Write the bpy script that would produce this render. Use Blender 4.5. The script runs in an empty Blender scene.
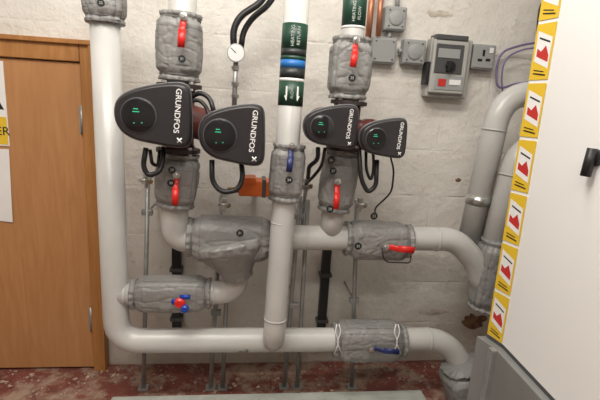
import bpy, math, random
from mathutils import Vector, Matrix, noise
random.seed(4)
scene=bpy.context.scene
# ---------------------------------------------------------------- camera calibration
F=433.3; D=2.0
Xc=Vector((3500,116,433.3)).normalized()
Dc=Vector((-120,2003,433.3)); Dc=(Dc-Xc*Dc.dot(Xc)).normalized()
Yc=Xc.cross(Dc)
def ray(px,py):
    c=Vector((px-300,py-200,F)); return Vector((c.dot(Xc),c.dot(Yc),-c.dot(Dc)))
r0=ray(300,362); H=D*(-r0.z)/r0.y
CAM=Vector((0,-D,H))
def V(px,py,d):
    r=ray(px,py); return CAM+r*((D-d)/r.y)
def S(px,py,d): return (D-d)/ray(px,py).y
def PZ(px,py,z):
    r=ray(px,py); return CAM+r*((z-H)/r.z)
cd=bpy.data.cameras.new('camera'); cam=bpy.data.objects.new('camera',cd); scene.collection.objects.link(cam)
cd.lens=26; cd.sensor_width=36; cd.clip_start=0.02
right=Vector((Xc.x,Yc.x,-Dc.x)); down=Vector((Xc.y,Yc.y,-Dc.y)); fwd=Vector((Xc.z,Yc.z,-Dc.z))
M=Matrix((( right.x,-down.x,-fwd.x,CAM.x),(right.y,-down.y,-fwd.y,CAM.y),(right.z,-down.z,-fwd.z,CAM.z),(0,0,0,1)))
cam.matrix_world=M; scene.camera=cam
# ---------------------------------------------------------------- materials
def mat(name,col,rough=0.5,metal=0.0,var=0.0,vscale=8,bump=0.0,bscale=60,emit=0):
    m=bpy.data.materials.new(name); m.use_nodes=True; nt=m.node_tree; b=nt.nodes['Principled BSDF']
    b.inputs['Roughness'].default_value=rough; b.inputs['Metallic'].default_value=metal
    b.inputs['Base Color'].default_value=(*col,1)
    tc=nt.nodes.new('ShaderNodeTexCoord')
    if var>0:
        n=nt.nodes.new('ShaderNodeTexNoise'); n.inputs['Scale'].default_value=vscale; n.inputs['Detail'].default_value=6
        nt.links.new(tc.outputs['Object'],n.inputs['Vector'])
        r=nt.nodes.new('ShaderNodeValToRGB'); r.color_ramp.elements[0].position=.3; r.color_ramp.elements[1].position=.7
        r.color_ramp.elements[0].color=(*[c*(1-var) for c in col],1); r.color_ramp.elements[1].color=(*[min(1,c*(1+var)) for c in col],1)
        nt.links.new(n.outputs['Fac'],r.inputs['Fac']); nt.links.new(r.outputs['Color'],b.inputs['Base Color'])
    if bump>0:
        n=nt.nodes.new('ShaderNodeTexNoise'); n.inputs['Scale'].default_value=bscale; n.inputs['Detail'].default_value=4
        nt.links.new(tc.outputs['Object'],n.inputs['Vector'])
        bp=nt.nodes.new('ShaderNodeBump'); bp.inputs['Strength'].default_value=bump; bp.inputs['Distance'].default_value=.01
        nt.links.new(n.outputs['Fac'],bp.inputs['Height']); nt.links.new(bp.outputs['Normal'],b.inputs['Normal'])
    if emit:
        b.inputs['Emission Color'].default_value=(*col,1); b.inputs['Emission Strength'].default_value=emit
    return m
PVC=mat('pvc_jacket',(.54,.54,.525),.30,0,.08,4,.05,12)
FAB=mat('grey_fabric',(.25,.25,.245),.45,0,.10,9,.35,20)
FABD=mat('grey_fabric_dark',(.15,.15,.15),.6,0,.1,9,.3,30)
CHAR=mat('charcoal_plastic',(.022,.020,.023),.40,0,.1,20,.02,300)
SHELL=mat('dark_maroon_shell',(.06,.012,.012),.4,0,.1,20)
CHAR2=mat('control_glass',(.012,.012,.014),.15)
CAST=mat('cast_iron',(.03,.02,.02),.55,0,.2,30,.2,80)
CASTR=mat('red_brown_casting',(.10,.018,.014),.5,0,.2,30,.2,80)
RIM=mat('silver_rim',(.16,.17,.18),.35,.3)
STEEL=mat('steel',(.55,.55,.54),.3,.9,.1,20)
GALV=mat('galvanised',(.36,.37,.37),.45,.5,.15,25)
BLK=mat('black_rubber',(.012,.012,.014),.45)
RED=mat('red_lever',(.68,.02,.015),.35)
BLU=mat('blue_lever',(.01,.05,.35),.4)
NAVY=mat('navy_lever',(.015,.025,.12),.4)
WHT=mat('white_plastic',(.8,.8,.8),.4)
INK=mat('white_ink',(.80,.80,.80),.5)
INKD=mat('pale_label_ink',(.5,.55,.52),.5)
GRN=mat('green_led',(.03,.45,.22),.4,emit=.4)
DGREEN=mat('label_green',(.012,.055,.034),.4)
LBLUE=mat('label_blue',(.02,.16,.48),.4)
LIME=mat('label_dark',(.02,.025,.025),.4)
COP=mat('copper',(.45,.19,.11),.4,.5,.25,20)
BRASS=mat('brass',(.45,.3,.12),.35,.8)
ORG=mat('orange_plastic',(.75,.15,.02),.45)
GBOX=mat('grey_electrical_plastic',(.30,.31,.31),.45,0,.05)
GDARK=mat('dark_grey_plastic',(.07,.072,.075),.4)
PURP=mat('purple_cable',(.17,.13,.27),.4)
YEL=mat('yellow_sticker',(.74,.50,.03),.5)
REDS=mat('red_print',(.52,.03,.025),.5)
PAPER=mat('paper',(.78,.77,.76),.7,0,.05,6)
PANEL=mat('white_powdercoat',(.90,.91,.91),.4)
BASEG=mat('grey_panel',(.24,.245,.24),.45,.2,.12,4)
CONC=mat('concrete',(.38,.40,.37),.8,0,.15,14,.3,80)
RUB=mat('rubble',(.38,.28,.22),.9,0,.5,30)

def wood(name,c1,c2,rough=.5,sc=3):
    m=bpy.data.materials.new(name); m.use_nodes=True; nt=m.node_tree; b=nt.nodes['Principled BSDF']; b.inputs['Roughness'].default_value=rough
    tc=nt.nodes.new('ShaderNodeTexCoord'); mp=nt.nodes.new('ShaderNodeMapping'); mp.inputs['Scale'].default_value=(sc*4,sc*4,sc*.5)
    n=nt.nodes.new('ShaderNodeTexNoise'); n.inputs['Scale'].default_value=2.2; n.inputs['Detail'].default_value=8; n.inputs['Distortion'].default_value=1.2
    r=nt.nodes.new('ShaderNodeValToRGB'); r.color_ramp.elements[0].position=.3; r.color_ramp.elements[1].position=.72
    r.color_ramp.elements[0].color=(*c1,1); r.color_ramp.elements[1].color=(*c2,1)
    nt.links.new(tc.outputs['Object'],mp.inputs['Vector']); nt.links.new(mp.outputs['Vector'],n.inputs['Vector'])
    nt.links.new(n.outputs['Fac'],r.inputs['Fac']); nt.links.new(r.outputs['Color'],b.inputs['Base Color']); return m
DOORW=wood('door_plywood',(.41,.19,.072),(.49,.245,.10))
FRAMEW=wood('frame_wood',(.33,.14,.038),(.45,.21,.065))

def ramp(nt,src,p0,p1,c0=(0,0,0,1),c1=(1,1,1,1)):
    r=nt.nodes.new('ShaderNodeValToRGB'); r.color_ramp.elements[0].position=p0; r.color_ramp.elements[1].position=p1
    r.color_ramp.elements[0].color=c0; r.color_ramp.elements[1].color=c1; nt.links.new(src,r.inputs['Fac']); return r.outputs['Color']
def mixc(nt,f,a,b):
    m=nt.nodes.new('ShaderNodeMix'); m.data_type='RGBA'
    nt.links.new(f,m.inputs[0])
    for s,i in ((a,6),(b,7)):
        if isinstance(s,tuple): m.inputs[i].default_value=s
        else: nt.links.new(s,m.inputs[i])
    return m.outputs[2]
def noisen(nt,tc,scale,detail=6,rough=.6,vec=None):
    n=nt.nodes.new('ShaderNodeTexNoise'); n.inputs['Scale'].default_value=scale; n.inputs['Detail'].default_value=detail; n.inputs['Roughness'].default_value=rough
    nt.links.new(vec if vec else tc.outputs['Object'],n.inputs['Vector']); return n.outputs['Fac']
def wallmat():
    m=bpy.data.materials.new('painted_brick_wall'); m.use_nodes=True; nt=m.node_tree; b=nt.nodes['Principled BSDF']; b.inputs['Roughness'].default_value=.65
    tc=nt.nodes.new('ShaderNodeTexCoord')
    base=ramp(nt,noisen(nt,tc,2.2,8,.68),.3,.7,(.64,.61,.56,1),(.80,.78,.74,1))
    fl=ramp(nt,noisen(nt,tc,8,10,.75),.57,.68)
    c=mixc(nt,fl,base,(.56,.52,.46,1))
    sp=ramp(nt,noisen(nt,tc,30,7,.72),.65,.70)
    c=mixc(nt,sp,c,(.33,.28,.23,1))
    sx=nt.nodes.new('ShaderNodeSeparateXYZ'); nt.links.new(tc.outputs['Object'],sx.inputs[0])
    cb=nt.nodes.new('ShaderNodeCombineXYZ'); nt.links.new(sx.outputs['X'],cb.inputs[0]); nt.links.new(sx.outputs['Z'],cb.inputs[1])
    br=nt.nodes.new('ShaderNodeTexBrick'); br.inputs['Scale'].default_value=1; br.inputs['Brick Width'].default_value=.45; br.inputs['Row Height'].default_value=.225
    br.inputs['Mortar Size'].default_value=.008; br.inputs['Mortar Smooth'].default_value=1
    nt.links.new(cb.outputs[0],br.inputs['Vector'])
    lo=nt.nodes.new('ShaderNodeMapRange'); lo.inputs[1].default_value=.45; lo.inputs[2].default_value=0.0
    nt.links.new(sx.outputs['Z'],lo.inputs[0])
    mu=nt.nodes.new('ShaderNodeMath'); mu.operation='MULTIPLY'; nt.links.new(lo.outputs[0],mu.inputs[0]); nt.links.new(noisen(nt,tc,6,8,.7),mu.inputs[1])
    c=mixc(nt,mu.outputs[0],c,(.48,.42,.34,1))
    mk_=nt.nodes.new('ShaderNodeMath'); mk_.operation='MULTIPLY'; nt.links.new(br.outputs['Fac'],mk_.inputs[0]); nt.links.new(ramp(nt,noisen(nt,tc,3.5,5),.44,.6),mk_.inputs[1])
    nt.links.new(c,b.inputs['Base Color'])
    m3=nt.nodes.new('ShaderNodeMath'); m3.operation='MULTIPLY'; m3.inputs[1].default_value=.12; nt.links.new(mk_.outputs[0],m3.inputs[0])
    ad=nt.nodes.new('ShaderNodeMath'); ad.operation='SUBTRACT'; nt.links.new(noisen(nt,tc,8,9,.64),ad.inputs[0]); nt.links.new(m3.outputs[0],ad.inputs[1])
    bp=nt.nodes.new('ShaderNodeBump'); bp.inputs['Strength'].default_value=.75; bp.inputs['Distance'].default_value=.024
    nt.links.new(ad.outputs[0],bp.inputs['Height']); nt.links.new(bp.outputs['Normal'],b.inputs['Normal']); return m
WALL=wallmat()
def floormat():
    m=bpy.data.materials.new('red_painted_floor'); m.use_nodes=True; nt=m.node_tree; b=nt.nodes['Principled BSDF']; b.inputs['Roughness'].default_value=.6
    tc=nt.nodes.new('ShaderNodeTexCoord')
    base=ramp(nt,noisen(nt,tc,7,6),.3,.7,(.13,.035,.028,1),(.25,.075,.055,1))
    c=mixc(nt,ramp(nt,noisen(nt,tc,5,10,.75),.47,.58),base,(.36,.26,.20,1))
    c=mixc(nt,ramp(nt,noisen(nt,tc,14,8,.7),.60,.68),c,(.10,.06,.05,1))
    c=mixc(nt,ramp(nt,noisen(nt,tc,45,5,.7),.62,.69),c,(.52,.45,.38,1))
    nt.links.new(c,b.inputs['Base Color'])
    bp=nt.nodes.new('ShaderNodeBump'); bp.inputs['Strength'].default_value=.5; bp.inputs['Distance'].default_value=.01
    nt.links.new(noisen(nt,tc,30,8,.7),bp.inputs['Height']); nt.links.new(bp.outputs['Normal'],b.inputs['Normal']); return m
FLOOR=floormat()
# ---------------------------------------------------------------- mesh helpers
def mk(name,vs,fs,m,parent=None,smooth=False):
    me=bpy.data.meshes.new(name); me.from_pydata([tuple(v) for v in vs],[],fs); me.update()
    o=bpy.data.objects.new(name,me); scene.collection.objects.link(o); me.materials.append(m)
    if smooth:
        for p in me.polygons: p.use_smooth=True
    if parent: o.parent=parent
    return o
def empty(name):
    e=bpy.data.objects.new(name,None); e.empty_display_size=.05; scene.collection.objects.link(e); return e
def box(name,lo,hi,m,parent=None,bev=0.0,rot=None):
    x0,y0,z0=lo;x1,y1,z1=hi
    vs=[(x0,y0,z0),(x1,y0,z0),(x1,y1,z0),(x0,y1,z0),(x0,y0,z1),(x1,y0,z1),(x1,y1,z1),(x0,y1,z1)]
    fs=[(0,3,2,1),(4,5,6,7),(0,1,5,4),(1,2,6,5),(2,3,7,6),(3,0,4,7)]
    o=mk(name,vs,fs,m,parent)
    if bev>0:
        b=o.modifiers.new('bevel','BEVEL'); b.width=bev; b.segments=3
        for p in o.data.polygons: p.use_smooth=True
        w=o.modifiers.new('wn','WEIGHTED_NORMAL')
    return o
def pbox(name,x0,y0,x1,y1,db,df,m,parent=None,bev=0.002):
    cx,cy=(x0+x1)/2,(y0+y1)/2; c=V(cx,cy,df); s=S(cx,cy,df); hw=(x1-x0)/2*s; hh=(y1-y0)/2*s
    return box(name,(c.x-hw,-df,c.z-hh),(c.x+hw,-db,c.z+hh),m,parent,bev)
def fillet(pts,rad,n=8):
    out=[pts[0]]
    for i in range(1,len(pts)-1):
        p=pts[i];a=pts[i-1]-p;b=pts[i+1]-p
        l=min(rad,a.length*.49,b.length*.49); A=p+a.normalized()*l; B=p+b.normalized()*l
        for k in range(n+1):
            t=k/n; out.append(A*(1-t)**2+p*2*t*(1-t)+B*t*t)
    out.append(pts[-1]); return out
def tube(name,pts,r,m,parent=None,fil=.08,n=28,flat=None,rfun=None,closed=False):
    pts=[Vector(p) for p in pts]; 
    if len(pts)>2 and fil>0: pts=fillet(pts,fil)
    vs=[];fs=[]; L=len(pts); N=None
    for i,p in enumerate(pts):
        if closed: t=(pts[(i+1)%L]-pts[i-1]).normalized()
        else: t=(pts[min(i+1,L-1)]-pts[max(i-1,0)]).normalized()
        if N is None:
            ref=Vector((0,-1,0)) if abs(t.y)<.9 else Vector((0,0,1))
            N=(ref-t*ref.dot(t)).normalized()
        else: N=(N-t*N.dot(t)).normalized()
        B=t.cross(N); rr=r if not rfun else r*rfun(i/(L-1))
        for k in range(n):
            a=2*math.pi*k/n
            if flat: vs.append(p+B*math.cos(a)*flat[0]+N*math.sin(a)*flat[1])
            else: vs.append(p+B*math.cos(a)*rr+N*math.sin(a)*rr)
    for i in range(L if closed else L-1):
        j=(i+1)%L
        for k in range(n): fs.append((i*n+k,i*n+(k+1)%n,j*n+(k+1)%n,j*n+k))
    if not closed: fs.append(tuple(range(n-1,-1,-1))); fs.append(tuple((L-1)*n+k for k in range(n)))
    o=mk(name,vs,fs,m,parent,True)
    if not closed: o.data.polygons[-1].use_smooth=False;o.data.polygons[-2].use_smooth=False
    return o
def ptube(name,pp,rpx,m,parent=None,fil=.08,**k):
    pts=[V(*p) for p in pp]; mid=pp[len(pp)//2] if len(pp)>2 else pp[0]
    return tube(name,pts,rpx*S(*mid),m,parent,fil,**k)
def lathe(name,a,axis,prof,m,parent=None,n=36,smooth=True):
    """prof list of (dist along axis, radius)"""
    axis=Vector(axis).normalized(); ref=Vector((0,0,1)) if abs(axis.z)<.9 else Vector((0,-1,0))
    N=(ref-axis*ref.dot(axis)).normalized(); B=axis.cross(N); vs=[];fs=[]
    for h,r in prof:
        for k in range(n):
            t=2*math.pi*k/n; vs.append(a+axis*h+N*math.cos(t)*r+B*math.sin(t)*r)
    for i in range(len(prof)-1):
        for k in range(n): fs.append((i*n+k,i*n+(k+1)%n,(i+1)*n+(k+1)%n,(i+1)*n+k))
    fs.append(tuple(range(n-1,-1,-1))); fs.append(tuple((len(prof)-1)*n+k for k in range(n)))
    o=mk(name,vs,fs,m,parent,smooth)
    if smooth:
        e=o.modifiers.new('es','EDGE_SPLIT'); e.split_angle=math.radians(35)
    return o
def text(name,s,loc,size,rz,m,parent,face=None,ext=.0004,sx=1.0,bold=0):
    c=bpy.data.curves.new(name,'FONT'); c.body=s; c.size=size; c.align_x='CENTER'; c.align_y='CENTER'; c.extrude=ext; c.offset=bold*size
    o=bpy.data.objects.new(name,c); scene.collection.objects.link(o)
    bpy.context.view_layer.update(); dg=bpy.context.evaluated_depsgraph_get()
    me=bpy.data.meshes.new_from_object(o.evaluated_get(dg)); bpy.data.objects.remove(o)
    n=bpy.data.objects.new(name,me); scene.collection.objects.link(n); me.materials.clear(); me.materials.append(m)
    R=(face if face else Matrix.Rotation(math.pi/2,4,'X'))@Matrix.Rotation(rz,4,'Z')@Matrix.Diagonal((sx,1,1,1))
    me.transform(Matrix.Translation(loc)@R); n.parent=parent; return n
# ---------------------------------------------------------------- jackets
def jacket(a,b,rpx,m=FAB,square=.35,seed=0,bul=.10,strings=True,name='valve_insulation_jacket',parent=None,ecc=1.0,taper=None):
    A=V(*a);B=V(*b); s=S(*a); r=rpx*s; e=empty(name) if parent is None else parent
    ax=(B-A); L=ax.length; t=ax.normalized(); ref=Vector((0,-1,0)); N=(ref-t*ref.dot(t)).normalized(); Bn=t.cross(N)
    n=120; mm=64; vs=[];fs=[]
    def prof(u):
        x=min(u,1-u)*L
        if taper: return 1+(taper-1)*(u*u*(3-2*u))
        if x<.010: return .95
        if x<.020: return .95-.10*math.sin((x-.010)/.010*math.pi/2)
        if x<.045: return .85+.14*math.sin((x-.020)/.025*math.pi/2)
        return .99+bul*math.sin(math.pi*(x-.045)/max(.01,(L/2-.045))/2)*.2
    def surf(u,th,off=0.0):
        pr=prof(u); c,sn=math.cos(th),math.sin(th)
        q=2+square*4; sq=(abs(c)**q+abs(sn)**q)**(-1/q)
        sq=1+(sq-1)*min(1,max(0,min(u,1-u)*6))
        pos=Vector((c*2.0,sn*2.0,u*L/r*1.0))+Vector((seed*7.3,seed*3.1,0))
        w=noise.noise(pos*.7)*.05
        cr=abs(noise.noise(Vector((c*2.6,sn*2.6,u*L/r*.8))+Vector((seed*2.3,0,seed))))
        w-=.045*max(0,1-cr*8)
        cr=abs(noise.noise(Vector((c*1.6,sn*1.6,u*L/r*2.4))+Vector((seed*5.3,4,seed))))
        w-=.03*max(0,1-cr*10)
        cr=abs(noise.noise(Vector((c*4.5,sn*4.5,u*L/r*3.0))+Vector((seed*1.3,9,seed))))
        w-=.016*max(0,1-cr*8)
        edge=math.exp(-min(u,1-u)*L/.025); w+=.035*edge*math.sin(th*15+seed)
        return A+t*(u*L)+ (Bn*c*ecc+N*sn)*(r*pr*sq*(1+w)*.97+off)
    vs.append(A)
    for i in range(mm+1):
        for k in range(n): vs.append(surf(i/mm,2*math.pi*k/n))
    vs.append(B)
    for k in range(n): fs.append((0,1+(k+1)%n,1+k))
    for i in range(mm):
        for k in range(n): fs.append((1+i*n+k,1+i*n+(k+1)%n,1+(i+1)*n+(k+1)%n,1+(i+1)*n+k))
    last=len(vs)-1
    for k in range(n): fs.append((last,1+mm*n+k,1+mm*n+(k+1)%n))
    mk('quilted_cover',vs,fs,m,e,True)
    if strings:
        for u in (.020/L,1-.020/L):
            c=A+t*(u*L); pts=[c+(Bn*math.cos(x)*ecc+N*math.sin(x))*(r*.87) for x in [2*math.pi*i/40 for i in range(40)]]
            tube('drawstring',pts,.002,FABD,e,0,n=8,closed=True)
        # lengthwise closing flap and its stitch line
        th0=math.pi/2+(.95 if seed%2 else -.95); fw=.012/r
        vs=[];fs=[];K=40
        for i in range(K+1):
            u=.07+.86*i/K
            for j in range(5):
                o_=.0012+(.0022 if 0<j<4 else -.001); vs.append(surf(u,th0-fw+2*fw*j/4,o_))
        for i in range(K):
            for j in range(4): q=i*5+j; fs.append((q,q+1,q+6,q+5))
        mk('closing_flap',vs,fs,m,e,True)
        for sg in (-1,1):
            tube('stitching',[surf(.07+.86*i/30,th0+sg*fw*1.15,.0006) for i in range(31)],.0008,FABD,e,0,n=6)
        # hem stitching rings
        for u in (.052/L,1-.052/L):
            tube('hem_stitch',[surf(u,2*math.pi*i/60,.0002) for i in range(60)],.0008,FABD,e,0,n=6,closed=True)
    return e,(A,B,t,N,Bn,r)
def tag(parent,px,py,d,num,rp=3.7):
    c=V(px,py,d); s=S(px,py,d)
    lathe('number_disc',c,(0,-1,0),[(0,rp*s),(.002,rp*s)],BLK,parent,24)
    text('number',num,c+Vector((0,-.0026,0)),rp*1.0*s,0,INKD,parent)
def lever(parent,p0,p1,w,m,hub=None,name='lever_handle'):
    a=V(*p0);b=V(*p1); s=S(*p0)
    k=a+(b-a)*.25+Vector((0,.012,0))
    tube(name,[a+Vector((0,.012,0)),k,a+(b-a)*.4,b],.01,m,parent,.02,n=20,flat=(w*s,w*s*.45))
    tube(name+'_grip',[a+(b-a)*.45,b+(b-a)*.04],.01,m,parent,.0,n=20,flat=(w*s*1.2,w*s*.75))
    lathe('valve_stem',a+Vector((0,.06,0)),(0,-1,0),[(0,w*s*.9),(.045,w*s*.9),(.046,w*s*1.3),(.056,w*s*1.3),(.057,w*s*.7),(.064,w*s*.6)],STEEL,parent,16)
# ================================================================ room
box('floor',(-2.3,-3.7,-.1),(2.7,.1,0),FLOOR)
box('wall_back',(-2.3,0,0),(2.7,.1,2.7),WALL)
box('wall_left',(-2.3,-3.6,0),(-2.2,0,2.7),WALL)
box('wall_right',(2.6,-3.6,0),(2.7,0,2.7),WALL)
box('wall_front',(-2.3,-3.7,0),(2.7,-3.6,2.7),WALL)
box('ceiling',(-2.3,-3.7,2.7),(2.7,.1,2.8),WHT)
# door & frame
zt=V(60,62,.02).z; zf=V(60,40,.03).z; xr=V(87.5,200,.02).x; xo=V(100.5,200,.04).x
e=empty('door_1')
box('door_leaf',(xr-.80,-.035,.012),(xr,-.003,zt),DOORW,e,.002)
for (hx,hy) in ((87,120),(92,319)):
    c=V(hx,hy,.04); 
    box('hinge_leaf',(xr-.012,-.040,c.z-.055),(xr+.012,-.034,c.z+.055),GALV,e,.001)
    tube('hinge_pin',[Vector((xr,-.043,c.z-.06)),Vector((xr,-.043,c.z+.06))],.006,GALV,e)
e=empty('trim_1')
box('jamb_right',(xr+.004,-.05,0),(xo,-.0005,zf),FRAMEW,e,.004)
box('stop_right',(xo-.02,-.062,0),(xo,-.05,zf),FRAMEW,e,.003)
box('head',(xr-.86,-.05,zt+.004),(xr+.003,-.0005,zf),FRAMEW,e,.004)
box('head_cap',(xr-.88,-.065,zf-.015),(xo+.004,-.05,zf+.004),FRAMEW,e,.003)
box('jamb_left',(xr-.86,-.05,0),(xr-.804,-.0005,zt),FRAMEW,e,.004)
# sign + paper
s=empty('warning_sign'); c0=V(-14,60,.036); c1=V(10,146,.036)
box('plate',(c0.x-.06,-.038,c1.z),(c1.x,-.0355,c0.z),WHT,s)
m0=c1.z+(c0.z-c1.z)*.35
box('yellow_band',(c0.x-.055,-.0395,c1.z+.006),(c1.x-.004,-.0381,m0),YEL,s)
text('caption','DANGER',Vector((c1.x-.095,-.0402,(c1.z+m0)/2)),.05,0,BLK,s)
tx=c1.x-.085; tz=c0.z-.02; 
mk('triangle_black',[(tx-.1,-.0386,m0+.03),(tx+.075,-.0386,m0+.03),(tx-.01,-.0386,tz)],[(0,1,2)],BLK,s)
mk('triangle_yellow',[(tx-.075,-.0392,m0+.045),(tx+.05,-.0392,m0+.045),(tx-.01,-.0392,tz-.035)],[(0,1,2)],YEL,s)
c0=V(-16,148,.036);c1=V(15,222,.036)
vs=[];fs=[]
for i in range(9):
    for j in range(11):
        u=i/8;v=j/10; vs.append((c0.x-.05+(c1.x-c0.x+.05)*u-(.006*v),-.037-.003*math.sin(u*5+v*3)-.002,c0.z+(c1.z-c0.z)*v+(.012*(1-u) if j==10 else 0)))
for i in range(8):
    for j in range(10): a=i*11+j; fs.append((a,a+11,a+12,a+1))
mk('paper_notice',vs,fs,PAPER,None,True)

# floor debris + plinth
vs=[];fs=[]
def stone(cx,cy,cz,r):
    base=len(vs)
    import bmesh
    bm=bmesh.new(); bmesh.ops.create_icosphere(bm,subdivisions=1,radius=r)
    for v in bm.verts:
        v.co*= .7+.6*random.random(); v.co.z*=.6; vs.append((v.co.x+cx,v.co.y+cy,v.co.z+cz))
    for f in bm.faces: fs.append(tuple(base+v.index for v in f.verts))
    bm.free()
for i in range(300):
    r=random.choice([.003,.004,.005,.006,.010]); x=random.uniform(-1.1,1.2); y=-abs(random.gauss(.02,.12))-.02
    stone(x,max(y,-.36),r*.35,r)
mk('floor_debris',vs,fs,RUB)
pa=PZ(112,396,.05); pb=PZ(424,394,.05)
box('concrete_plinth',(pa.x,pa.y-.35,0),(pb.x,pa.y,.05),CONC,None,.008)
# spalled wall patches exposing brick
def patch(name,cx,cy,w,h,m,seed):
    c=V(cx,cy,0); s=S(cx,cy,0); vs=[(c.x,-.0035,c.z)];n=26
    for k in range(n):
        a=2*math.pi*k/n; q=1+.55*noise.noise(Vector((math.cos(a)*2.5+seed,math.sin(a)*2.5,seed)))
        vs.append((c.x+math.cos(a)*w*s*q,-.0012,c.z+math.sin(a)*h*s*q))
    return mk(name,vs,[(0,1+k,1+(k+1)%n) for k in range(n)],m)
BRK=mat('exposed_brick',(.22,.13,.08),.9,0,.5,25,.6,60)
PLS=mat('bare_plaster',(.56,.51,.44),.9,0,.25,20,.5,50)
patch('exposed_brick_patch',474,321,12,8,BRK,1)
patch('exposed_brick_patch',458,180,3,2,BRK,5)
patch('bare_plaster_patch',434,312,14,3,PLS,3)
patch('bare_plaster_patch',440,14,14,3,PLS,8)

# ================================================================ pipes
def pipe(pp,rpx,fil=.09,name='insulated_pipe',bands=()):
    e=empty(name); ptube('jacketing',pp,rpx,PVC,e,fil)
    for (x,y,d,ax,ay,w,mm) in bands:
        c=V(x,y,d); q=V(x+ax,y+ay,d); t=(q-c).normalized(); s=S(x,y,d)
        tube('band',[c-t*w*s,c+t*w*s],(rpx*1.04+.2)*s,mm,e,0)
    return e
dm=.32
e=pipe([(103,-30,dm),(117,340.5,dm),(446,339,dm),(478,392,.34)],11.2,.10,bands=((244,340,dm,10,0,4.5,STEEL),(107,75,dm,.4,10,.6,PVC),(199,340.5,dm,10,0,.6,PVC),(428,339,dm,10,0,.6,PVC),(115,300,dm,.3,10,.6,PVC)))
pipe([(117,294,dm),(236,292,dm),(240,255,dm)],11.3,.07,bands=((126,294,dm,10,0,.8,PVC),(214,293,dm,10,0,.7,PVC)))
pipe([(175,236,.34),(240,237,.34),(455,239,.34),(476,262,.34),(486,296,.34)],11.8,.06,bands=((306,237.5,.34,10,0,.6,PVC),(436,239,.34,10,0,.6,PVC)))
pipe([(184,-40,.36),(180,100,.36)],14)
pipe([(178,140,.36),(174,212,.36),(176,238,.345),(200,240,.34)],13.5,.06)
pipe([(358,-40,.36),(347,115,.36)],12)
pipe([(342,150,.36),(334,205,.36),(330,234,.34)],11.3)
# centre dropper
C0=V(299,-30,.42); C1=V(284,200,.44)
ec=pipe([(299,-30,.42),(284,200,.44),(274,338,.44),(273,341,.33)],11.0,.05,bands=((282,222,.44,-.6,10,.6,PVC),(275.5,318,.44,-.6,10,.6,PVC)))
lab=empty('pipe_identification_label')
def cp(y):
    lo,hi=0.,1.
    for _ in range(30):
        m_=(lo+hi)/2; p=C0.lerp(C1,m_)-CAM; cy=p.dot(down)/p.dot(fwd)*F+200
        if cy<y: lo=m_
        else: hi=m_
    return C0.lerp(C1,lo)
rc=11.0*S(274,338,.44)
def seg(y0,y1,m,k=1.02,nm='colour_band'):
    tube(nm,[cp(y0),cp(y1)],rc*k,m,lab,0,n=40)
seg(25,50,DGREEN);seg(50,57,LIME);seg(57,61,DGREEN);seg(61,69,LBLUE);seg(69,79,LIME);seg(79,82,INK);seg(82,106,DGREEN)
def ptxt(par,s,c,r,dx,size):
    a=dx/r; p=c+Vector((math.sin(a)*r,-math.cos(a)*r-.0006,0))
    text('label_text',s,p,size,math.pi/2,INKD,par,face=Matrix.Rotation(a,4,'Z')@Matrix.Rotation(math.pi/2,4,'X'))
R1=rc*1.024
ptxt(lab,'HEATING',cp(37.5),R1,-.010,.016); ptxt(lab,'RETURN',cp(37.5),R1,.010,.016)
k=S(291,92,.43)
for dx in (-.020,.020):
    a=dx/R1; p=cp(94)+Vector((math.sin(a)*R1,-math.cos(a)*R1-.001,0))
    mk('flow_arrow',[p+Vector(q)*k for q in ((-.8,0,7),(.8,0,7),(.8,0,-2),(2.2,0,-2),(0,0,-7),(-2.2,0,-2),(-.8,0,-2))],[(0,1,2,6),(6,2,3,4,5)],INK,lab)
ptxt(lab,'FLOW',cp(93),R1,0,.014)
l2=empty('pipe_identification_label')
Q0=V(358,-40,.36);Q1=V(347,115,.36); r2=12*S(358,-40,.36)
def q2(u): return Q0.lerp(Q1,u)
tube('colour_band',[q2(.18),q2(.415)],r2*1.03,DGREEN,l2,0,n=40)
tube('white_edge',[q2(.415),q2(.43)],r2*1.031,INK,l2,0,n=40)
ptxt(l2,'HEATING',q2(.33),r2*1.035,-.010,.016);ptxt(l2,'FLOW',q2(.34),r2*1.035,.010,.016)
# right-hand pipes
pipe([(600,88,.25),(502,96,.25),(468,246,.25)],12.0,.12,bands=((479,200,.25,-2.2,10,4.5,STEEL),(494,130,.25,-2.2,10,.6,PVC)))
pipe([(610,140,.33),(519,146,.33),(488,262,.33)],11.6,.10,bands=((511,175,.33,-2.6,10,.6,PVC),))

# ================================================================ valve jackets
def J(a,b,r,tags=(),**k):
    e,info=jacket(a,b,r,**k)
    for t in tags: tag(e,*t)
    return e
J((103.5,-22,dm),(105.5,24,dm),20.5,((101,3,.42,'32'),),seed=1)
e=J((181,14,.36),(179,81,.36),22.5,((182,59,.475,'31'),),seed=2,square=.5)
lever(e,(183,16,.47),(181,46,.475),3.1,RED)
e=J((180,153,.36),(175,206,.36),21,((172,170,.46,'29'),(171,183,.465,'30')),seed=3,square=.45)
lever(e,(176,176,.465),(175,204,.475),2.8,RED)
e=J((352,38,.36),(347,99,.36),21,((352,78,.465,'25'),),seed=4,square=.5)
lever(e,(357,40,.46),(353,66,.47),2.8,RED)
e=J((343,150,.36),(333,210,.36),18,((331,160,.455,'26'),(333,171,.455,'27'),(330,209,.45,'28')),seed=5,square=.4)
lever(e,(338,182,.455),(336,208,.46),2.6,RED)
e=J((289.5,144,.435),(284,200,.44),17.5,((289,180,.53,'24'),),seed=6,square=.5)
lever(e,(292,146,.52),(289,171,.53),2.6,NAVY)
e=J((132,294,dm),(211,293,dm),17,(),seed=7,square=.5)
hb=V(180,302,.42); ss=S(180,302,.42)
lathe('valve_stem',hb+Vector((0,.05,0)),(0,-1,0),[(0,3*ss),(.05,3*ss)],STEEL,e,16)
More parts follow.
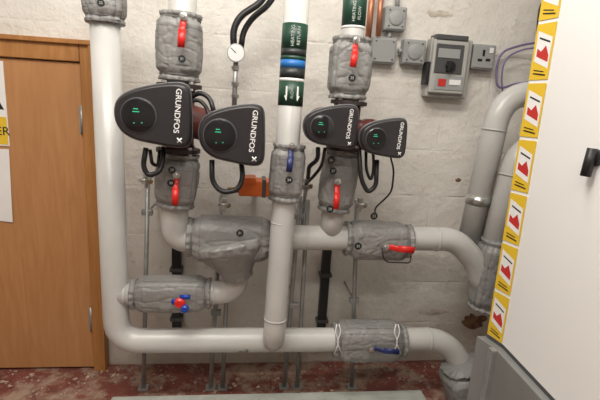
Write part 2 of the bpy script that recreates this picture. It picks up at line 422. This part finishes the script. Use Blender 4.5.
lathe('red_handwheel_hub',hb,(0,-1,0),[(0,5*ss),(.012,5.5*ss),(.02,3.5*ss)],RED,e,20)
lathe('blue_cap',V(185,308,.43),(0,-1,0),[(0,4*ss),(.012,4*ss),(.018,2.5*ss)],BLU,e,20)
tube('blue_lever',[V(180,297,.425),V(190,297,.43)],.01,BLU,e,0,flat=(2.4*ss,2*ss))
tube('red_lever_arm',[V(172,302,.425),V(180,302,.43)],.01,BLU,e,0,flat=(3*ss,2*ss))
# large header tee jacket
e=J((188,237,.34),(274,239,.34),21.5,(),seed=8,square=.6,bul=.05)
jacket((229,238,.345),(238,277,.345),37,seed=9,square=.1,strings=False,parent=e,bul=0,taper=.42,ecc=1.0)
tag(e,240,233,.475,'21')
e=J((345,238,.34),(409,241,.34),18.5,((374,216,.43,'22'),(358,246,.44,'23')),seed=10,square=.5)
lever(e,(386,248,.44),(413,250,.45),2.9,RED)
tube('black_cable',[V(382,248,.44),V(384,262,.45),V(410,263,.45),V(411,256,.44)],.003,BLK,e,.03,n=8)
e=J((333,340,dm),(403,340,dm),18.5,(),seed=11,square=.5)
lever(e,(372,350,.42),(398,352,.43),2.4,NAVY)
for x0 in (338,397):
    for sx in (-1,1):
        ptube('cord',[(x0+sx,324,.41),(x0+3*sx,332,.42),(x0-1*sx,342,.425),(x0+4*sx,354,.42)],.6,WHT,e,.02,n=8)
J((499,240,.34),(484,308,.34),18,(),seed=12,square=.4)
J((462,364,.38),(477,420,.40),23,(),seed=13,square=.5)

# ================================================================ pumps
OUT=[(-39,2),(-38,-12),(-33,-21),(-22,-28),(-4,-33),(18,-36),(33,-36),(41,-31),(41,-10),(40,18),(38,30),(31,35),(16,33),(-6,28),(-22,24),(-34,15)]
def chaikin(p,n=3):
    for _ in range(n):
        q=[]
        for i in range(len(p)):
            a=p[i];b=p[(i+1)%len(p)]; q.append((a[0]*.75+b[0]*.25,a[1]*.75+b[1]*.25)); q.append((a[0]*.25+b[0]*.75,a[1]*.25+b[1]*.75))
        p=q
    return p
def head(par,cx,cy,df,w,h,dmot):
    """electronics head facing the room"""
    s=S(cx,cy,df); c=V(cx,cy,df); kx=w/80*s; kz=h/71*s
    o=chaikin(OUT,3); n=len(o)
    T=Matrix.Rotation(math.radians(-4),3,'Y')
    def P(x,y,off,sc=1): 
        v=Vector((x*kx*sc,0,-y*kz*sc)); v=T@v; return c+v+Vector((0,off,0))
    layers=[(.72,.105),(.86,.09),(.93,.06),(.965,.035),(1.0,.028),(1.01,.02),(.985,.010),(.95,.003),(.90,0)]
    vs=[];fs=[]
    for sc,off in layers:
        for x,y in o: vs.append(P(x,y,off,sc))
    for i in range(len(layers)-1):
        for k in range(n): fs.append((i*n+k,i*n+(k+1)%n,(i+1)*n+(k+1)%n,(i+1)*n+k))
    fs.append(tuple(range(n))); fs.append(tuple((len(layers)-1)*n+k for k in range(n)))
    b=mk('electronics_head',vs,fs,CHAR,par,True); b.data.polygons[-1].use_smooth=False
    b.data.materials.append(SHELL)
    for k,pl_ in enumerate(b.data.polygons):
        if k<4*n: pl_.material_index=1
    tube('silver_rim',[P(x,y,.022,1.012) for x,y in o],.6*s,RIM,par,0,n=8,closed=True)
    q=P(-13,-2,0); r=18*kz
    lathe('control_ring',q+Vector((0,.002,0)),(0,-1,0),[(0,r*1.08),(.004,r*1.06),(.005,r)],GDARK,par,40)
    lathe('control_glass',q,(0,-1,0),[(.003,r),(.0045,r),(.0055,r*.96)],CHAR2,par,40)
    for dx,dy,ww in ((-2,-7,5),(-2,-4,7),(3,8,1.5),(-5,8,1.5)):
        p=P(-13+dx,-2+dy,-.0062); box('indicator',(p.x-ww*.5*kx,p.y,p.z-.5*kz),(p.x+ww*.5*kx,p.y+.0004,p.z+.5*kz),GRN,par)
    p=P(27,-6,-.0005); text('maker_text','GRUNDFOS',p,8.4*kz,-math.pi/2+math.radians(-4),INK,par,sx=1.08,bold=.012)
    for a in (-.8,.8):
        p=P(27,26,-.0008); d=Vector((math.cos(a),0,math.sin(a)))*3.6*kz
        tube('maker_mark',[p-d,p+d],.01,INK,par,0,n=8,flat=(.8*kz,.0004))
    mc=P(2,0,.08); L=(df-.08)-dmot
    pr=[]; R=27*kz
    for i in range(9):
        h0=L*i/9; pr+= [(h0,R),(h0+L*.05,R*1.06),(h0+L*.05+.001,R*.96),(h0+L/9*.9,R*.96)]
    pr.sort(key=lambda t:t[0])
    lathe('motor_barrel',mc+Vector((0,L,0)),(0,-1,0),[(a,b) for a,b in pr],CASTR,par,32)
    return mc+Vector((0,L,0)),R
def pump(heads,top,bot,dp,rf):
    e=empty('twin_circulation_pump')
    cs=[]
    for hd in heads:
        c,R=head(e,*hd,dp+.02); cs.append((c,R))
        lathe('volute',c+Vector((0,.10,0)),(0,-1,0),[(0,R*.7),(.02,R*1.05),(.05,R*1.18),(.08,R*1.15),(.095,R*1.2),(.107,R*1.2),(.108,R)],CASTR,e,36)
        for k in range(6):
            a=k*math.pi/3+.3; lathe('bolt',c+Vector((math.cos(a)*R*1.1,-.006,math.sin(a)*R*1.1)),(0,-1,0),[(0,.006),(.008,.006)],STEEL,e,6,False)
    A=V(*top);B=V(*bot); s=S(*top); t=(B-A).normalized()
    tube('suction_neck',[A,(A+B)/2,B],.9*rf*s,CASTR,e,.02)
    tube('bridge_casting',[cs[0][0]+Vector((0,.03,0)),(A+B)/2,cs[1][0]+Vector((0,.03,0))],cs[0][1]*.75,CASTR,e,.05)
    for p,dr in ((A,t),(B,-t)):
        lathe('pipe_flange',p,dr,[(0,rf*1.3*s),(.014,rf*1.3*s),(.016,rf*.9*s),(.03,rf*.85*s)],CAST,e,32)
        for k in range(4):
            a=k*math.pi/2+.78; b=Vector((math.cos(a),math.sin(a),0))*rf*1.1*s
            lathe('flange_bolt',p+b-dr*.008,dr,[(0,.008),(.03,.008)],STEEL,e,6,False)
    return e
p1=pump([(151.5,117,.56,76,65),(231,137,.58,66,62)],(179.5,84,.36),(178.5,152,.36),.36,17)
p2=pump([(331,128,.55,56,44),(384,139.5,.57,49,40)],(349,101,.36),(343.5,150,.36),.36,14)
def hose(pp,r,m=BLK,name='flexible_hose',fil=.04,parent=None):
    return ptube(name,pp,r,m,parent,fil,n=14)
hose([(190,98,.44),(200,92,.46),(210,98,.47),(214,112,.50)],2.4,parent=p1,name='motor_cable')
hose([(186,104,.44),(198,99,.45),(206,106,.46),(210,118,.50)],2.0,parent=p1,name='motor_cable')
hose([(146,148,.50),(143,166,.50),(148,176,.50),(160,172,.50),(163,160,.48),(163,148,.45)],2.6,parent=p1)
hose([(212,160,.52),(212,182,.52),(222,193,.53),(238,190,.53),(243,178,.52),(241,160,.50)],2.6,parent=p1)
hose([(150,150,.48),(152,164,.47),(158,166,.46),(160,150,.46)],1.8,parent=p1)
hose([(359,150,.5),(361,180,.5),(368,193,.5),(376,186,.5),(377,160,.5)],2.3,parent=p2)
hose([(366,150,.48),(366,170,.48),(371,182,.48),(374,168,.47),(373,152,.47)],1.5,parent=p2)
hose([(318,148,.48),(318,160,.46),(309,166,.42),(308,178,.34)],2.2,parent=p2)
hose([(325,148,.48),(322,166,.46),(314,176,.42),(306,184,.34)],1.6,parent=p2)
hose([(390,155,.5),(394,170,.5),(392,190,.46),(388,196,.42),(375,208,.40),(375,214,.42)],.9,name='sensor_cable',parent=p2)
hose([(268,-14,.20),(262,2,.20),(240,16,.20),(233,30,.20),(234,48,.20)],3.4,name='flexible_hose',fil=.07)
hose([(278,-14,.15),(270,4,.15),(252,18,.15),(243,32,.15),(241,48,.15)],3.0,fil=.07)
g=empty('pressure_gauge'); c=V(236,53,.24); s=S(236,53,.24)
lathe('case',c+Vector((0,.02,0)),(0,-1,0),[(0,8.5*s),(.016,9*s),(.022,9*s),(.0225,8*s)],GALV,g,36)
lathe('dial',c,(0,-1,0),[(.001,8*s),(.003,8*s)],INK,g,36)
tube('needle',[c+Vector((0,-.004,0)),c+Vector((-.02,-.004,.018))],.0012,BLK,g,0,n=6)
tube('siphon',[c+Vector((0,.02,-8*s)),V(234,110,.22)],2.6*s,GALV,g,0,n=12)
for y in (70,86,98):
    q=V(235.2,y,.22); lathe('union_nut',q,(0,0,1),[(0,4.2*s),(.014,4.2*s)],STEEL,g,6,False)
def vtube(pp,r,name='small_bore_pipe',nuts=(),m=GALV):
    e=empty(name); ptube('tube',pp,r,m,e,.03,n=14)
    for (x,y,d) in nuts:
        c=V(x,y,d); s=S(x,y,d); lathe('compression_nut',c-Vector((0,0,.012)),(0,0,1),[(0,r*1.7*s),(.024,r*1.7*s)],STEEL,e,6,False)
    return e
e=vtube([(222,190,.13),(219,270,.13)],1.7,nuts=((221.5,200,.13),(219.5,262,.13)))
e=vtube([(308,176,.20),(304,200,.19),(301,240,.18)],1.7,nuts=((306.5,186,.195),(303.6,205,.19)))
for x,y in ((146,181),(224,205),(306,186),(360,205)):
    e=empty('drain_valve'); d=.30; c=V(x,y,d); s=S(x,y,d)
    lathe('body',c+Vector((0,0,-7*s)),(0,0,1),[(0,2*s),(4*s,2*s),(4.1*s,4.5*s),(9*s,4.5*s),(9.1*s,3*s),(14*s,3*s)],STEEL,e,8,False)
    tube('side_port',[c,c+Vector((6*s,-.01,0))],2.2*s,BRASS,e,0,n=12)
    tube('tee_handle',[c+Vector((-5*s,-.03,2*s)),c+Vector((5*s,-.03,2*s))],1.6*s,STEEL,e,0,n=10)
    tube('wall_stub',[c,Vector((c.x,-.001,c.z))],1.6*s,GALV,e,0,n=10)
# orange actuator
e=empty('orange_valve_actuator')
pbox('housing',239,181,271,197,.25,.34,ORG,e,.006)
pbox('cover',243,178,256,184,.26,.345,ORG,e,.004)
pbox('strap',262,180,266,198,.25,.345,GDARK,e,.001)
ptube('spindle',[(228,190,.30),(240,190,.30)],3,BRASS,e,0,n=12)
ptube('wall_stem',[(255,192,.25),(255,192,.001)],3,GALV,e,0,n=12)
# ================================================================ support struts to floor
def strut(x0,y0,x1,y1,d,w=2.3,brk=()):
    e=empty('support_strut'); foot=PZ(x1,y1,.0)
    a=V(x0,y0,d)
    s=S(x0,y0,d); 
    tube('upright',[a,Vector((foot.x,foot.y,0.004))],w*s,GALV,e,0,n=12)
    box('foot_plate',(foot.x-.022,foot.y-.022,0),(foot.x+.022,foot.y+.022,.006),GALV,e,.001)
    for (bx,by) in brk:
        c=V(bx,by,d-.01); box('clamp',(c.x-.022,-d-.004,c.z-.012),(c.x+.022,-d+.02,c.z+.012),GALV,e,.003)
        tube('wall_rod',[Vector((c.x,-d+.02,c.z)),Vector((c.x,-.001,c.z))],.005,GALV,e,0,n=8)
ds=.215
strut(148,176,143.5,388,ds,brk=((147.5,212),(146,305)))
strut(218,262,210.5,388,ds,brk=((216,312),))
strut(228,262,222.5,388,ds)
strut(300,196,284,387,ds+.01,brk=((299,216),(294,305)))
strut(308,200,297,387,ds,brk=())
strut(357,200,351.5,387,ds,brk=((354,300),))
for (x0,y0,x1,y1) in ((176,236,173,346),(325,244,320,346)):
    e=empty('black_cable_trunking'); a=V(x0,y0,.04); b=V(x1,y1,.04); s=S(x0,y0,.04)
    box('body',(min(a.x,b.x)-1*s,-.04,b.z),(min(a.x,b.x)+7.5*s,-.001,a.z),BLK,e,.003)
    for f in (.25,.7): 
        z=b.z+(a.z-b.z)*f; box('saddle',(min(a.x,b.x)-3*s,-.045,z-.008),(min(a.x,b.x)+9.5*s,-.001,z+.008),GDARK,e,.001)
# ================================================================ electrical
def jbox(x0,y0,x1,y1,name='junction_box',dep=.05,knob=True):
    e=empty(name); pbox('body',x0,y0,x1,y1,.001,dep,GBOX,e,.006); c=V((x0+x1)/2,(y0+y1)/2,dep); s=S(x0,y0,dep)
    pbox('lid',x0+1.5,y0+1.5,x1-1.5,y1-1.5,dep-.001,dep+.004,GBOX,e,.003)
    if knob:
        for dx in (-1,1):
            for dz in (-1,1): lathe('screw',c+Vector((dx*((x1-x0)/2-4)*s,-.003,dz*((y1-y0)/2-4)*s)),(0,-1,0),[(0,.004),(.003,.004)],GDARK,e,10)
    return e
def cond(pp,r,m=GBOX,parent=None,name='conduit_stub'): return ptube(name,pp,r,m,parent,.03,n=12)
e=jbox(385,7,407,30); lathe('round_cover',V(396,18,.053),(0,-1,0),[(0,.03),(.006,.03),(.008,.026)],GBOX,e,30)
cond([(398,-10,.025),(397,8,.025)],2.4,parent=e)
e=jbox(371,38,397,63)
cond([(390.6,31,.025),(388.6,39,.025)],2.0,parent=e)
e=jbox(403,40,426,64); lathe('round_cover',V(414.5,52,.053),(0,-1,0),[(0,.032),(.006,.032),(.008,.028)],GBOX,e,30)
cond([(398,51,.025),(404,51,.025)],2.2,parent=e)
e=jbox(472,45,496,69,'socket_outlet',.045,False)
for dx,dy,w,h in ((0,-4,1.2,3),(-4,3,2.4,1.2),(4,3,2.4,1.2)):
    pbox('pin_slot',484-w+dx,57-h+dy,484+w+dx,57+h+dy,.045,.0505,BLK,e,0)
pbox('rocker',490,48,494,53,.045,.052,WHT,e,.001)
# isolator
GLT=mat('light_grey_case',(.40,.40,.38),.45)
e=empty('rotary_isolator_switch')
pbox('back_case',428,40,471,97,.001,.06,GLT,e,.008)
pbox('front_cover',431,41,468,93,.06,.085,GLT,e,.008)
pbox('dark_front',435,45,464,73,.085,.090,GDARK,e,.004)
pbox('window',438,49,461,58,.090,.093,GBOX,e,.002)
pbox('label_plate',434,76,465,90,.085,.088,GBOX,e,.002)
pbox('label_red',438,79,446,86,.088,.0905,REDS,e,0)
pbox('label_white',449,80,461,85,.088,.0905,INK,e,0)
q=V(450,66,.09); lathe('switch_knob',q,(0,-1,0),[(0,.022),(.012,.020),(.014,.016)],BLK,e,24)
pbox('knob_grip',448.5,61,451.5,71,.09,.115,BLK,e,.002)
pbox('hood',436,35,470,40,.02,.09,GDARK,e,.004)
pbox('side_latch',426,62,430,84,.02,.07,BLK,e,.002)
ptube('copper_pipe',[(373,-14,.06),(368,38,.06)],3.2,COP,None,.03,n=16)
ptube('copper_pipe',[(382,-14,.05),(378,36,.05)],2.8,COP,None,.03,n=16)
ptube('purple_cable_coil',[(560,40,.10),(524,44,.05),(500,52,.03),(496,72,.03),(497,90,.04),(520,82,.06),(560,84,.10)],1.1,PURP,None,.09,n=12)
ptube('purple_cable_coil',[(560,46,.13),(522,49,.07),(505,58,.05),(501,76,.05),(503,94,.06)],.9,PURP,None,.09,n=12)
ptube('black_cable',[(560,-5,.05),(541,0,.05),(537,30,.05),(542,60,.05)],1.2,BLK,None,.05,n=10)

# ================================================================ white cabinet on grey base
d0=.75
P0=V(487,334,d0); zb=P0.z
P1=PZ(503,345,zb); Pq=PZ(556,401,zb)
dirn=(Pq-P1).normalized(); P2=P1+dirn*.62
ztop=2.2
def prism(name,plan,z0,z1,m,parent,bev=.003):
    n=len(plan); vs=[(p[0],p[1],z0) for p in plan]+[(p[0],p[1],z1) for p in plan]
    fs=[tuple(range(n-1,-1,-1)),tuple(range(n,2*n))]+[(k,(k+1)%n,n+(k+1)%n,n+k) for k in range(n)]
    o=mk(name,vs,fs,m,parent)
    b=o.modifiers.new('bevel','BEVEL'); b.width=bev; b.segments=2
    import bmesh
    bm=bmesh.new(); bm.from_mesh(o.data); bmesh.ops.recalc_face_normals(bm,faces=bm.faces); bm.to_mesh(o.data); bm.free()
    return o
e=empty('white_plant_cabinet')
xb=max(P2.x,P1.x)+.45
plan=[(P0.x,P0.y),(P1.x,P1.y),(P2.x,P2.y),(xb,P2.y),(xb,P0.y+.02)]
prism('casing',plan,zb,ztop,PANEL,e,.002)
u=(P1-P0); u.z=0; W=u.length; u.normalize(); nrm=Vector((u.y,-u.x,0))
if nrm.dot(CAM-P0)<0: nrm=-nrm
def sq(name,pts,off,m):
    return mk(name,[Vector((P0.x,P0.y,0))+u*(a*W)+Vector((0,0,b))+nrm*off for a,b in pts],[tuple(range(len(pts)))],m,e)
hs=.165; z=zb+.004
while z<ztop-hs:
    t_=z+hs-.010
    sq('hazard_sticker',[(.03,z),(.95,z),(.95,t_),(.03,t_)],.0022,YEL)
    sq('sticker_white',[(.14,z+.052),(.86,z+.030),(.86,t_-.040),(.14,t_-.018)],.0026,INK)
    sq('sticker_red_band',[(.22,z+.066),(.80,z+.048),(.80,z+.066),(.62,z+.094),(.42,z+.078),(.22,z+.088)],.0030,REDS)
    sq('sticker_text_bar',[(.2,z+.016),(.8,z+.010),(.8,z+.014),(.2,z+.020)],.0030,BLK)
    sq('sticker_text_bar',[(.2,z+.026),(.7,z+.020),(.7,z+.023),(.2,z+.029)],.0030,BLK)
    sq('sticker_text_bar',[(.25,t_-.036),(.78,t_-.050),(.78,t_-.055),(.25,t_-.041)],.0030,BLK)
    z+=hs
fn=Vector((dirn.y,-dirn.x,0)); 
if fn.dot(CAM-P1)<0: fn=-fn
r=ray(597,158); tt=(P1-CAM).dot(fn)/r.dot(fn); hp=CAM+r*tt
lathe('lock_escutcheon',hp,fn,[(0,.020),(.008,.020),(.010,.016)],BLK,e,24)
tube('latch_handle',[hp+fn*.015+Vector((0,0,.022)),hp+fn*.02+Vector((0,0,-.045))],.012,BLK,e,0,n=12)
e=empty('grey_base_cabinet')
pl=[(P0.x-.03,P0.y+.01),(P1.x-.025,P1.y),(P2.x-.02,P2.y),(xb,P2.y),(xb,P0.y+.01)]
prism('carcass',pl,0,zb-.012,BASEG,e)
pl2=[(P0.x-.0,P0.y),(P1.x-.0,P1.y),(P2.x,P2.y),(xb,P2.y),(xb,P0.y)]
prism('shadow_gap_strip',pl2,zb-.012,zb-.0005,GDARK,e,.0005)
A=Vector((P1.x-.03,P1.y,0)); 
box('corner_post',(A.x-.012,A.y-.012,0),(A.x+.012,A.y+.012,zb-.013),GALV,e,.003)

# ================================================================ ceiling lights
EM=mat('diffuser_glow',(1,.94,.85),.5,emit=2.2)
for i,(x,y,en,rx) in enumerate(((-.45,-1.40,28,15),(.35,-1.0,12,3),(-.1,-2.6,20,32))):
    e=empty('ceiling_light')
    box('housing',(x-.65,y-.09,2.64),(x+.65,y+.09,2.70),WHT,e,.006)
    box('diffuser',(x-.62,y-.075,2.61),(x+.62,y+.075,2.645),EM,e,.01)
    ld=bpy.data.lights.new('tube_light','AREA'); ld.shape='RECTANGLE'; ld.size=1.25; ld.size_y=.15; ld.energy=en; ld.color=(1,.945,.86)
    lo=bpy.data.objects.new('tube_light',ld); scene.collection.objects.link(lo); lo.location=(x,y,2.58); lo.rotation_euler=(math.radians(rx),0,0); lo.parent=e
w=bpy.data.worlds.new('world'); scene.world=w; w.use_nodes=True
w.node_tree.nodes['Background'].inputs[0].default_value=(.9,.93,1,1); w.node_tree.nodes['Background'].inputs[1].default_value=.3
scene.view_settings.view_transform='Standard'
